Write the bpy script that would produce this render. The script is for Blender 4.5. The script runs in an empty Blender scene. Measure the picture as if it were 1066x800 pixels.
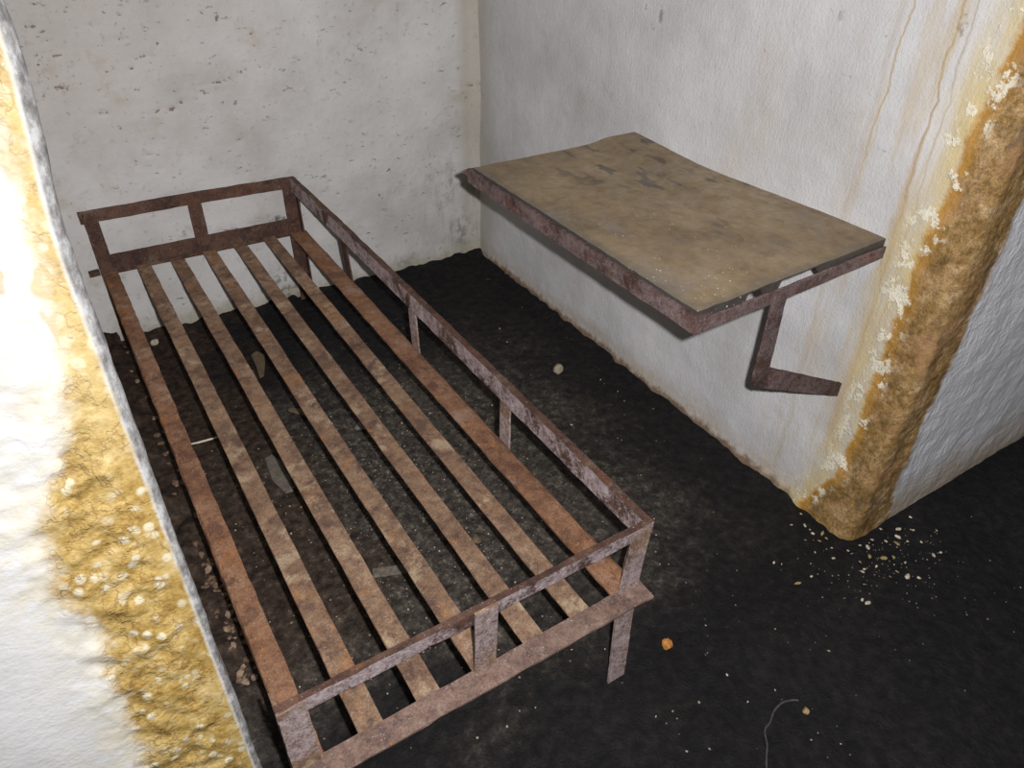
import bpy, bmesh, math, random
import numpy as np
from mathutils import Vector, Matrix

scene = bpy.context.scene
COL = scene.collection
rng = random.Random(7)
npr = np.random.default_rng(11)

# ------------------------------------------------------------------ noise
_perm = npr.permutation(256)
_perm = np.concatenate([_perm, _perm, _perm])
_grad = npr.normal(size=(256, 3))
_grad /= np.linalg.norm(_grad, axis=1)[:, None]

def perlin(P):
    P = np.asarray(P, float)
    i = np.floor(P).astype(int); f = P - i; i &= 255
    u = f * f * f * (f * (f * 6 - 15) + 10)
    out = 0.0
    for dx in (0, 1):
        wx = u[..., 0] if dx else 1 - u[..., 0]
        for dy in (0, 1):
            wy = u[..., 1] if dy else 1 - u[..., 1]
            for dz in (0, 1):
                wz = u[..., 2] if dz else 1 - u[..., 2]
                h = _perm[_perm[_perm[i[..., 0] + dx] + i[..., 1] + dy] + i[..., 2] + dz]
                g = _grad[h]
                d = g[..., 0] * (f[..., 0] - dx) + g[..., 1] * (f[..., 1] - dy) + g[..., 2] * (f[..., 2] - dz)
                out = out + wx * wy * wz * d
    return out

def fbm(P, scale, octv=4, gain=0.5):
    P = np.asarray(P, float) * scale
    a, s = 1.0, 0.0
    for k in range(octv):
        s = s + a * perlin(P + 17.3 * k); P = P * 2.03; a *= gain
    return s

def sstep(x, a, b):
    t = np.clip((x - a) / (b - a), 0, 1)
    return t * t * (3 - 2 * t)

# ------------------------------------------------------------------ node helper
class Mat:
    def __init__(self, name):
        self.m = bpy.data.materials.new(name); self.m.use_nodes = True
        self.t = self.m.node_tree; self.t.nodes.clear()
        self.out = self.t.nodes.new('ShaderNodeOutputMaterial')
        self.b = self.t.nodes.new('ShaderNodeBsdfPrincipled')
        self.t.links.new(self.b.outputs[0], self.out.inputs[0])
    def put(self, sock, v):
        if isinstance(v, bpy.types.NodeSocket): self.t.links.new(v, sock)
        elif v is not None:
            if sock.type == 'RGBA' and len(v) == 3: v = (*v, 1)
            sock.default_value = v
    def node(self, typ, **kw):
        n = self.t.nodes.new(typ)
        for k, v in kw.items(): setattr(n, k, v)
        return n
    def math(self, op, a, b=0.0, c=None, clamp=False):
        n = self.node('ShaderNodeMath', operation=op, use_clamp=clamp)
        self.put(n.inputs[0], a); self.put(n.inputs[1], b)
        if c is not None: self.put(n.inputs[2], c)
        return n.outputs[0]
    def add(self, a, b): return self.math('ADD', a, b)
    def sub(self, a, b): return self.math('SUBTRACT', a, b)
    def mul(self, a, b): return self.math('MULTIPLY', a, b)
    def mx(self, a, b): return self.math('MAXIMUM', a, b)
    def smooth(self, x, a, b, lo=0.0, hi=1.0):
        n = self.node('ShaderNodeMapRange', interpolation_type='SMOOTHSTEP')
        for s, v in zip(n.inputs[:5], (x, a, b, lo, hi)): self.put(s, v)
        return n.outputs[0]
    def mix(self, f, a, b, mode='MIX'):
        n = self.node('ShaderNodeMix', data_type='RGBA', blend_type=mode)
        self.put(n.inputs[0], f); self.put(n.inputs[6], a); self.put(n.inputs[7], b)
        return n.outputs[2]
    def pos(self):
        if not hasattr(self, '_pos'):
            g = self.node('ShaderNodeNewGeometry'); self._pos = g.outputs['Position']
        return self._pos
    def xyz(self):
        if not hasattr(self, '_xyz'):
            s = self.node('ShaderNodeSeparateXYZ'); self.put(s.inputs[0], self.pos()); self._xyz = s.outputs
        return self._xyz
    def attr(self, name):
        return self.node('ShaderNodeAttribute', attribute_name=name).outputs['Fac']
    def vmap(self, scale, loc=(0, 0, 0), rot=(0, 0, 0), vec=None):
        n = self.node('ShaderNodeMapping')
        self.put(n.inputs[0], vec or self.pos()); n.inputs[1].default_value = loc
        n.inputs[2].default_value = rot; n.inputs[3].default_value = scale
        return n.outputs[0]
    def noise(self, scale, detail=4, rough=0.55, vec=None, dist=0.0):
        n = self.node('ShaderNodeTexNoise')
        self.put(n.inputs['Vector'], vec or self.pos())
        n.inputs['Scale'].default_value = scale; n.inputs['Detail'].default_value = detail
        n.inputs['Roughness'].default_value = rough; n.inputs['Distortion'].default_value = dist
        return n.outputs[0]
    def voro(self, scale, vec=None, feature='F1', out='Distance', rnd=1.0):
        n = self.node('ShaderNodeTexVoronoi', feature=feature)
        self.put(n.inputs['Vector'], vec or self.pos()); n.inputs['Scale'].default_value = scale
        n.inputs['Randomness'].default_value = rnd
        return n.outputs[out]
    def ramp(self, f, stops):
        n = self.node('ShaderNodeValToRGB'); self.put(n.inputs[0], f)
        e = n.color_ramp.elements
        while len(e) < len(stops): e.new(0.5)
        for el, (p, c) in zip(e, stops):
            el.position = p; el.color = (*c, 1)
        return n.outputs[0]
    def curve(self, x, pts):
        n = self.node('ShaderNodeFloatCurve'); self.put(n.inputs['Value'], x)
        c = n.mapping.curves[0]
        for k, (a, b) in enumerate(pts):
            if k < 2: c.points[k].location = (a, b)
            else: c.points.new(a, b)
        n.mapping.update()
        return n.outputs[0]
    def bump(self, h, strength=0.5, dist=0.01, prev=None):
        n = self.node('ShaderNodeBump'); n.inputs['Strength'].default_value = strength
        n.inputs['Distance'].default_value = dist
        self.put(n.inputs['Height'], h)
        if prev is not None: self.put(n.inputs['Normal'], prev)
        return n.outputs[0]
    def done(self, color, rough=0.8, normal=None, spec=0.3, metal=0.0):
        self.put(self.b.inputs['Base Color'], color); self.put(self.b.inputs['Roughness'], rough)
        self.put(self.b.inputs['Specular IOR Level'], spec); self.put(self.b.inputs['Metallic'], metal)
        if normal is not None: self.put(self.b.inputs['Normal'], normal)
        return self.m

# ------------------------------------------------------------------ object helpers
def link(name, me, mats=(), parent=None):
    o = bpy.data.objects.new(name, me); COL.objects.link(o)
    for m in (mats if isinstance(mats, (list, tuple)) else [mats]): me.materials.append(m)
    if parent: o.parent = parent
    return o

def tag(o, label=None, cat=None, group=None, kind=None):
    if label: o['label'] = label
    if cat: o['category'] = cat
    if group: o['group'] = group
    if kind: o['kind'] = kind
    return o

def mesh_from(name, verts, faces, smooth=False):
    me = bpy.data.meshes.new(name)
    me.from_pydata([tuple(v) for v in verts], [], faces); me.update()
    if smooth: me.polygons.foreach_set('use_smooth', [True] * len(me.polygons))
    return me

def grid_mesh(name, P, attrs=None, smooth=True, flip=False):
    """P: (n, m, 3) grid of points."""
    n, m = P.shape[:2]
    idx = np.arange(n * m).reshape(n, m)
    q = np.stack([idx[:-1, :-1], idx[1:, :-1], idx[1:, 1:], idx[:-1, 1:]], -1).reshape(-1, 4)
    if flip: q = q[:, ::-1]
    me = bpy.data.meshes.new(name)
    me.vertices.add(n * m); me.vertices.foreach_set('co', P.reshape(-1).astype(np.float32))
    k = len(q); me.loops.add(4 * k); me.loops.foreach_set('vertex_index', q.reshape(-1).astype(np.int32))
    me.polygons.add(k); me.polygons.foreach_set('loop_start', (np.arange(k) * 4).astype(np.int32))
    me.update(calc_edges=True); me.validate()
    me.polygons.foreach_set('use_smooth', [smooth] * len(me.polygons))
    for an, av in (attrs or {}).items():
        a = me.attributes.new(an, 'FLOAT', 'POINT')
        a.data.foreach_set('value', np.asarray(av, np.float32).reshape(-1))
    return me

def sweep(name, prof, path, frames, jitter=0.0006, seg=0.02, smooth=False):
    """Closed profile (a,b) swept along the path points; frames = (A,B) axis vectors (constant).
    The bar gets corroded, slightly uneven edges."""
    A, B = Vector(frames[0]), Vector(frames[1])
    pts = []
    for p, q in zip(path[:-1], path[1:]):
        p, q = Vector(p), Vector(q); n = max(1, int((q - p).length / seg))
        for k in range(n): pts.append(p.lerp(q, k / n))
    pts.append(Vector(path[-1]))
    V, F = [], []; n = len(prof)
    seedv = rng.random() * 50
    for i, p in enumerate(pts):
        for j, (a, b) in enumerate(prof):
            t = np.array([[i * 0.37 + seedv, j * 3.1, seedv], [i * 0.37, j * 3.1 + 9, seedv]])
            ja, jb = perlin(t) * jitter * 2.5 + npr.normal(size=2) * jitter * 0.35
            V.append(p + A * (a + ja) + B * (b + jb))
    for i in range(len(pts) - 1):
        for j in range(n):
            k = (j + 1) % n
            F.append((i * n + j, i * n + k, (i + 1) * n + k, (i + 1) * n + j))
    F.append(tuple(range(n - 1, -1, -1))); F.append(tuple((len(pts) - 1) * n + j for j in range(n)))
    me = mesh_from(name, V, F, smooth)
    bm = bmesh.new(); bm.from_mesh(me); bmesh.ops.recalc_face_normals(bm, faces=bm.faces); bm.to_mesh(me); bm.free()
    return me

def rect(a0, a1, b0, b1, c=0.0012):
    return [(a0 + c, b0), (a1 - c, b0), (a1, b0 + c), (a1, b1 - c), (a1 - c, b1), (a0 + c, b1), (a0, b1 - c), (a0, b0 + c)]

# ------------------------------------------------------------------ materials
def rust(name, tones, worn=0.0, scale=1.0, rough=0.75, seed=0.0, face_worn=False):
    M = Mat(name)
    def v(a=1.0, b=0.0, c=0.0): return M.vmap((1, 1, 1), (seed * a + b, seed * .7 + c, seed * 1.3 - b))
    n1 = M.noise(8 * scale, 6, .65, v()); n2 = M.noise(48 * scale, 5, .65, v(1, 2, 1)); n3 = M.noise(260, 3, .65, v(1, 4, 2))
    f = M.add(M.mul(n1, .55), M.mul(n2, .45))
    col = M.ramp(f, [(0.34, tones[0]), (0.45, tones[1]), (0.54, tones[2]), (0.64, tones[3])])
    orange = M.smooth(M.noise(7, 6, .68, v(1, 3.1, 5)), .55, .68)
    col = M.mix(M.mul(orange, .42), col, tones[4])
    spots = M.smooth(M.noise(27, 4, .6, v(1, 9, 3)), .62, .70)
    col = M.mix(M.mul(spots, .65), col, tones[4])
    dark = M.smooth(M.noise(22, 6, .7, v(1, 7, 4)), .56, .66)
    col = M.mix(M.mul(dark, .65), col, tones[5])
    blot = M.smooth(M.noise(15, 5, .6, v(1, 11, 6)), .56, .65)
    col = M.mix(M.mul(blot, .65), col, (tones[1][0] * .62, tones[1][1] * .60, tones[1][2] * .72))
    pits = M.smooth(M.voro(75, v(1, 1, 8)), .22, .08)
    col = M.mix(M.mul(pits, .35), col, tones[5])
    dust = M.smooth(M.noise(12, 6, .72, v(1, 5, 9)), .54, .66)
    col = M.mix(M.mul(dust, .6), col, tones[6])
    grain = M.smooth(n3, .34, .66, .80, 1.20)
    col = M.mix(1.0, col, grain, 'MULTIPLY')
    salt_glint = M.smooth(M.noise(300, 2, .5, v(1, 6, 6)), .68, .73)  # white salt flecks, also standing in for tiny glints painted on the bars
    col = M.mix(M.mul(salt_glint, .6), col, (.55, .50, .46))
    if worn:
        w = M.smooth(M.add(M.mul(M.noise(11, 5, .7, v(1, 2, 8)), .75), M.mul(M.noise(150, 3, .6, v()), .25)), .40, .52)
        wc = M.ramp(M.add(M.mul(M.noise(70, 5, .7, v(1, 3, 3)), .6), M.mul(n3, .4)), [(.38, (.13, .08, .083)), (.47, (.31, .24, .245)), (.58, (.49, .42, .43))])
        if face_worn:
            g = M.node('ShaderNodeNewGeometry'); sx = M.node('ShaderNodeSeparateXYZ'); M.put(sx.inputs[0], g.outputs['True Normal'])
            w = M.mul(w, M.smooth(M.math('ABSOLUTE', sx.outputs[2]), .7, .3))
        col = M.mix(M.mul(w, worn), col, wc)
    h = M.add(M.mul(n2, .6), M.mul(n3, .6))
    return M.done(col, rough, M.bump(h, .7, .003), .25)

TAN = [(.085, .049, .036), (.160, .096, .063), (.235, .148, .094), (.31, .21, .14), (.33, .145, .055), (.058, .036, .035), (.44, .34, .225)]
DRK = [(.040, .021, .018), (.068, .035, .027), (.094, .050, .036), (.125, .072, .053), (.17, .068, .028), (.026, .016, .016), (.15, .115, .085)]
ORG = [(.095, .047, .030), (.170, .084, .048), (.235, .122, .070), (.285, .170, .110), (.38, .145, .040), (.06, .034, .028), (.30, .22, .17)]
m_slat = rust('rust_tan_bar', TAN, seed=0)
m_rail = rust('rust_orange_angle', ORG, seed=5)
m_dark = rust('rust_dark_bar', DRK, seed=9)
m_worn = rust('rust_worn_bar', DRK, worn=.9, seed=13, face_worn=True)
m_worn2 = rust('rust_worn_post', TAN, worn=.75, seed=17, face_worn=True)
m_foot = rust('rust_pinkish_bar', [(.090, .053, .043), (.145, .092, .074), (.195, .127, .102), (.25, .172, .14), (.28, .145, .075), (.065, .042, .038), (.30, .235, .20)], seed=21)
m_tabfr = rust('rust_table_angle', [(.04, .022, .020), (.070, .037, .031), (.105, .058, .048), (.14, .095, .09), (.19, .062, .028), (.022, .015, .016), (.15, .12, .11)], worn=.25, seed=25)
m_brk = rust('rust_bracket', [(.036, .022, .020), (.062, .036, .031), (.085, .050, .043), (.115, .082, .080), (.13, .055, .03), (.026, .018, .018), (.13, .105, .10)], worn=.18, seed=31)

# --- white limewashed plaster of the cell and the ochre flowstone on its corner
def plaster_right():
    M = Mat('limewash_with_ochre_seep')
    arc = M.attr('arc'); z = M.xyz()[2]
    nA = M.noise(7, 5, .6); nB = M.noise(38, 4, .6); nC = M.noise(150, 3, .6)
    base = M.ramp(M.noise(3.0, 6, .6), [(.30, (.43, .42, .415)), (.50, (.53, .525, .535)), (.68, (.61, .605, .615))])
    base = M.mix(M.mul(M.smooth(M.noise(5, 5, .65, M.vmap((1, 1, .28), (4, 2, 0))), .52, .72), .45), base, (.52, .46, .38))
    base = M.mix(M.mul(M.smooth(nC, .60, .74), .22), base, (.30, .27, .25))
    base = M.mix(M.mul(M.smooth(nB, .62, .75), .25), base, (.40, .36, .33))
    # damp brown tide line along the floor
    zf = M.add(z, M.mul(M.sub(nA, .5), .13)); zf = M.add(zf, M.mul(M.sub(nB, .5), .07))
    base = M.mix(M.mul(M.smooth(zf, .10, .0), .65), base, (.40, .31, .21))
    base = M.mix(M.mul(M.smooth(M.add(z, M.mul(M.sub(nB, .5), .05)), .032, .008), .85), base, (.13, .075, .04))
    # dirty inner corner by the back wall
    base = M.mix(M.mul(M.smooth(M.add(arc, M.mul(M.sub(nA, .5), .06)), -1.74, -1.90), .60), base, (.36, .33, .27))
    # long seep lines
    wig = M.add(M.mul(M.sub(M.noise(6, 3, .5, M.vmap((0, 0, 1))), .5), .05), M.mul(M.sub(M.noise(34, 3, .5, M.vmap((0, .4, 1))), .5), .012))
    a1 = M.add(arc, wig)
    l1 = M.math('ABSOLUTE', M.sub(a1, -.279))
    k1 = M.mul(M.smooth(l1, .0036, .0005), M.smooth(z, .80, .95))
    k1b = M.mul(M.smooth(M.math('ABSOLUTE', M.sub(M.add(a1, M.mul(z, .03)), -.262)), .012, .001), .25)
    base = M.mix(M.mul(k1, .7), base, (.40, .29, .13))
    base = M.mix(k1b, base, (.38, .28, .15))
    zc = M.mul(M.mx(M.sub(z, .79), -.20), -.063)
    l2 = M.math('ABSOLUTE', M.sub(M.sub(a1, zc), -.157))
    k2 = M.mul(M.smooth(l2, .004, .0005), .8)
    wide = M.smooth(z, 1.08, .75)
    k3 = M.mul(M.smooth(l2, M.add(.004, M.mul(wide, .026)), .0), M.smooth(M.noise(16, 4, .65, M.vmap((1, 1, .25))), .30, .55))
    base = M.mix(M.mul(k3, .65), base, (.40, .27, .13))
    base = M.mix(M.mul(M.mul(k2, .6), M.smooth(z, .25, .55)), base, (.33, .23, .11))
    l4 = M.math('ABSOLUTE', M.sub(M.sub(a1, zc), -.132))
    base = M.mix(M.mul(M.mul(M.smooth(l4, .0035, .0005), .45), M.smooth(z, .45, .65)), base, (.30, .25, .19))
    # yellow halo on the left of the flowstone
    aw = M.add(arc, M.add(M.mul(M.sub(nA, .5), .055), M.mul(M.sub(nB, .5), .02)))
    aw = M.add(aw, M.mul(M.sub(nC, .5), .008))
    lb = M.sub(M.smooth(z, 0.0, .20, -.165, -.095), M.smooth(z, .9, 1.25, 0, -.02))
    rel = M.sub(aw, lb)
    on_left = M.smooth(arc, .10, .02)
    halo = M.mul(M.smooth(rel, -.10, .0), on_left)
    stk = M.smooth(M.noise(20, 4, .6, M.vmap((1, 1, .2), (1, 2, 3))), .36, .60)
    tanz = M.mul(M.mul(M.smooth(arc, -.42, -.16), on_left), M.smooth(M.noise(26, 5, .62, M.vmap((1, 1, .12), (3, 2, 3))), .44, .64))
    base = M.mix(M.mul(tanz, .5), base, (.47, .37, .22))
    base = M.mix(M.mul(halo, M.add(.35, M.mul(stk, .5))), base, (.56, .45, .22))
    # return wall is greyer
    ret = M.smooth(arc, .02, .10)
    base = M.mix(M.mul(ret, .6), base, (.57, .57, .60))
    base = M.mix(M.mul(M.mul(ret, M.smooth(M.add(zf, M.mul(M.sub(nA, .5), .12)), .21, .02)), .75), base, (.36, .29, .205))
    # flowstone
    rb = M.smooth(z, .0, .18, .165, .118)
    och = M.mul(M.smooth(rel, -.006, .012), M.smooth(M.sub(M.add(M.add(arc, M.mul(M.sub(nA, .5), .05)), M.mul(M.sub(nB, .5), .03)), rb), .016, -.016))
    oc = M.ramp(M.add(M.mul(M.noise(13, 5, .65), .7), M.mul(M.noise(60, 4, .6), .3)),
                [(.36, (.13, .078, .028)), (.46, (.235, .140, .048)), (.54, (.31, .195, .085)), (.64, (.42, .30, .165))])
    oc = M.mix(1.0, oc, M.smooth(M.add(M.mul(M.noise(110, 4, .7), .6), M.mul(M.noise(330, 2, .6), .4)), .36, .64, .62, 1.36), 'MULTIPLY')
    oc = M.mix(M.mul(M.smooth(M.noise(9, 4, .6, M.vmap((1, 1, 1), (4, 8, 3))), .52, .66), .5), oc, (.36, .20, .10))
    edge = M.mul(M.smooth(rel, .045, .005), on_left)
    oc = M.mix(M.mul(edge, .75), oc, (.44, .225, .035))
    oc = M.mix(M.mul(M.smooth(M.voro(34), .28, .10), .35), oc, (.50, .36, .20))
    oc = M.mix(M.mul(M.smooth(M.noise(20, 5, .7, M.vmap((1, 1, .5), (9, 1, 2))), .54, .66), .7), oc, (.10, .07, .04))
    col = M.mix(och, base, oc)
    # flaking white crust at the margin
    cz = M.smooth(M.noise(17, 5, .7, M.vmap((1, 1, 1), (2, 5, 11))), .52, .57)
    cr = M.mul(M.mul(cz, M.smooth(rel, -.055, -.02)), M.smooth(rel, .050, .020)); cr = M.mul(cr, on_left)
    cr = M.mul(cr, M.smooth(nC, .25, .55, .45, 1.0))
    col = M.mix(M.mul(cr, .9), col, (.74, .70, .57))
    # painted-on dirt spots
    col = M.mix(M.mul(M.smooth(M.add(M.attr('spot'), M.mul(M.sub(M.noise(90, 4, .65), .5), 1.6)), .42, .80), .65), col, (.20, .155, .12))
    vert = M.noise(120, 3, .6, M.vmap((1, 1, .35)))
    h = M.add(M.mul(vert, .35), M.mul(nC, .35)); h = M.add(h, M.mul(M.noise(420, 2, .5), .2))
    bm_ = M.bump(h, .8, .0055)
    dim = M.add(M.noise(55, 4, .6, M.vmap((1, 1, .6), (0, 0, 0), (0, .6, 0))), M.mul(M.voro(80, M.vmap((1, 1, 1.4)), 'SMOOTH_F1'), .5))
    bm_ = M.bump(M.mul(dim, ret), .6, .006, bm_)
    bm_ = M.bump(M.mul(och, M.add(M.noise(28, 5, .65), M.mul(M.voro(45, None, 'SMOOTH_F1'), .3))), .5, .009, bm_)
    bm_ = M.bump(cr, .45, .003, bm_)
    rough = M.sub(.85, M.mul(och, .25))
    return M.done(col, rough, bm_, .25)

def plaster_back():
    M = Mat('limewash_pitted_grey')
    x, y, z = M.xyz()
    nA = M.noise(5, 6, .62); nB = M.noise(42, 4, .62); nC = M.noise(170, 3, .6)
    col = M.ramp(M.noise(2.6, 6, .62), [(.30, (.42, .40, .385)), (.50, (.53, .515, .505)), (.70, (.60, .59, .585))])
    left = M.smooth(M.add(x, M.mul(M.sub(nA, .5), .5)), -.55, -1.35)
    up = M.smooth(z, .55, 1.0)
    col = M.mix(M.mul(M.mul(left, up), .45), col, (.38, .345, .315))
    brown = M.smooth(M.noise(6, 6, .68, M.vmap((1, 1, .8), (3, 3, 3))), .54, .72)
    col = M.mix(M.mul(brown, .5), col, (.40, .335, .26))
    # small dark pits, elongated and denser to the upper left
    pits = M.smooth(M.noise(34, 5, .7, M.vmap((1, 1, 2.1), (1.3, 0, .4), (0, -.3, 0))), .62, .68)
    gate = M.smooth(M.add(M.noise(9, 4, .6, M.vmap((1, 1, 1), (8, 0, 1))), M.mul(M.mul(left, up), .14)), .46, .58)
    col = M.mix(M.mul(M.mul(pits, gate), .75), col, (.20, .13, .09))
    col = M.mix(M.mul(M.smooth(nB, .58, .72), .42), col, (.31, .255, .21))
    col = M.mix(M.mul(M.smooth(nC, .62, .75), .25), col, (.25, .22, .20))
    # damp foot of the wall and dirty inner corner
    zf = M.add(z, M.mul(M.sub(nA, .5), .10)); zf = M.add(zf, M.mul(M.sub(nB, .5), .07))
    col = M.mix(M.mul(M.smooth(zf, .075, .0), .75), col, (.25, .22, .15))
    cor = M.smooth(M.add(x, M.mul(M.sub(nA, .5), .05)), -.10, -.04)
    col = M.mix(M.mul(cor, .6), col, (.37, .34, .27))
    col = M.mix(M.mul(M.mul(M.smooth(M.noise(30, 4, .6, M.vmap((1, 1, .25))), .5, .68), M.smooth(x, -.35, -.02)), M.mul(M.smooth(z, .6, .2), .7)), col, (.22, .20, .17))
    col = M.mix(M.mul(M.smooth(M.add(M.attr('spot'), M.mul(M.sub(M.noise(95, 4, .65), .5), 1.6)), .42, .70), .8), col, (.15, .088, .055))
    col = M.mix(M.mul(M.attr('moss'), M.smooth(nB, .42, .60)), col, (.10, .11, .085))
    h = M.add(M.mul(nB, .6), M.mul(nC, .35))
    bm_ = M.bump(h, .45, .006)
    bm_ = M.bump(M.sub(1.0, M.mul(pits, gate)), .6, .004, bm_)
    return M.done(col, .88, bm_, .2)

def plaster_left():
    M = Mat('limewash_with_yellow_calcite')
    arc = M.attr('arc'); z = M.xyz()[2]
    nA = M.noise(11, 5, .62); nB = M.noise(45, 5, .62); nC = M.noise(190, 3, .6)
    base = M.ramp(M.noise(8, 5, .6), [(.3, (.60, .60, .60)), (.55, (.70, .70, .70)), (.7, (.74, .735, .72))])
    base = M.mix(M.mul(M.smooth(M.noise(30, 4, .65, M.vmap((1, 1, .4))), .57, .70), .20), base, (.45, .40, .33))
    w = M.curve(M.mul(z, 1 / 1.5), [(0.0, .62), (.33, .62), (.47, .47), (.57, .50), (.64, .40), (.70, .21), (.77, .13), (.85, .09), (1.0, .06)])
    w = M.mul(w, .2)
    d = M.mul(arc, -1.0)
    dw = M.add(d, M.add(M.mul(M.sub(nA, .5), .085), M.mul(M.sub(nB, .5), .045)))
    och = M.mul(M.smooth(M.sub(dw, w), .014, -.014), M.smooth(d, -.001, .004))
    halo = M.mul(M.smooth(M.sub(dw, w), .09, .0), .45)
    # a few thin yellow veins higher up the face
    vein = M.smooth(M.math('ABSOLUTE', M.sub(M.noise(9, 4, .6, M.vmap((1, 1, .45), (5, 2, 1))), .5)), .022, .004)
    vein = M.mul(vein, M.smooth(d, .10, .04))
    base = M.mix(M.mul(halo, M.smooth(nB, .35, .6)), base, (.62, .53, .30))
    base = M.mix(M.mul(vein, .6), base, (.46, .33, .14))
    oc = M.ramp(M.add(M.mul(M.noise(26, 5, .66), .65), M.mul(nC, .35)),
                [(.34, (.20, .115, .035)), (.44, (.37, .235, .065)), (.54, (.49, .345, .125)), (.66, (.60, .47, .25))])
    lump = M.smooth(M.add(M.voro(62, M.vmap((1, 1, .8))), M.mul(M.sub(nC, .5), .35)), .40, .22)
    lump = M.mul(lump, M.smooth(M.noise(15, 3, .6, M.vmap((1, 1, 1), (1, 9, 4))), .40, .52))
    oc = M.mix(M.mul(lump, .75), oc, (.74, .69, .52))
    crk = M.smooth(M.math('ABSOLUTE', M.sub(M.noise(24, 4, .6, M.vmap((1, 1, .7), (3, 7, 2))), .5)), .020, .0)
    oc = M.mix(M.mul(crk, .5), oc, (.22, .125, .045))
    pale = M.smooth(z, .92, 1.12)
    oc = M.mix(M.mul(pale, .35), oc, (.68, .56, .30))
    col = M.mix(och, base, oc)
    # the worn grey arris beyond the flowstone
    ar = M.mul(M.smooth(d, .002, -.003), M.smooth(d, -.09, -.04))
    ac = M.ramp(M.noise(110, 5, .7, M.vmap((1, 1, .5), (2, 2, 2))), [(.36, (.13, .125, .12)), (.5, (.25, .245, .245)), (.63, (.42, .42, .42))])
    col = M.mix(ar, col, ac)
    fine = M.noise(70, 4, .6, M.vmap((1, 1, 1.3), (0, 0, 0), (0, .5, 0)))
    bm_ = M.bump(M.add(M.mul(fine, .5), M.mul(nC, .25)), .5, .005)
    lift = M.mul(och, M.smooth(d, .0, .03))
    bm_ = M.bump(M.mul(lift, M.add(M.mul(nB, .8), M.mul(M.voro(62, M.vmap((1, 1, .8)), 'SMOOTH_F1'), -.8))), .6, .012, bm_)
    bm_ = M.bump(M.mul(och, M.sub(1.0, crk)), .3, .003, bm_)
    return M.done(col, M.sub(.8, M.mul(och, .28)), bm_, .3)

def floor_mat():
    M = Mat('black_damp_earth')
    x, y, z = M.xyz()
    nA = M.noise(4, 6, .65); nB = M.noise(40, 5, .65); nC = M.noise(260, 3, .7)
    col = M.ramp(M.add(M.mul(nA, .4), M.mul(nB, .6)), [(.32, (.0055, .005, .0055)), (.5, (.0105, .0098, .0102)), (.68, (.021, .019, .018))])
    wx = M.add(x, M.mul(M.sub(nA, .5), .9)); wy = M.add(y, M.mul(M.sub(M.noise(3, 5, .6, M.vmap((1, 1, 1), (7, 3, 0))), .5), .9))
    dust = M.mul(M.mul(M.smooth(wx, -.05, -.62), M.smooth(wx, -1.55, -1.0, .5, 1.0)), M.mul(M.smooth(wy, -1.88, -1.52), M.smooth(wy, -.35, -.85)))
    dc = M.ramp(M.add(M.mul(nB, .55), M.mul(M.noise(130, 5, .75), .45)), [(.36, (.018, .014, .012)), (.47, (.048, .040, .033)), (.56, (.100, .086, .070)), (.65, (.26, .23, .19))])
    col = M.mix(M.mul(dust, .85), col, dc)
    lft = M.mul(M.smooth(wx, -.98, -1.28), M.smooth(y, -1.7, -1.4))
    col = M.mix(M.mul(lft, .7), col, M.ramp(nB, [(.35, (.018, .011, .008)), (.55, (.055, .034, .023)), (.7, (.10, .065, .042))]))
    grit = M.smooth(M.voro(150), .20, .06)
    gg = M.mul(grit, M.smooth(M.noise(14, 4, .6, M.vmap((1, 1, 1), (5, 5, 5))), .56, .68))
    col = M.mix(M.mul(gg, M.add(.25, M.mul(dust, .5))), col, (.17, .16, .14))
    h = M.add(M.mul(nB, .9), M.mul(nC, .35))
    bm_ = M.bump(h, .8, .012)
    rough = M.smooth(M.noise(30, 4, .6), .42, .60, .55, .95)
    return M.done(col, rough, bm_, .16)

def stone_mat(name, c0, c1, rough=.8):
    M = Mat(name)
    n = M.noise(90, 4, .6)
    return M.done(M.ramp(n, [(.35, c0), (.65, c1)]), rough, M.bump(M.noise(200, 3, .6), .5, .002), .3)

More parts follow.
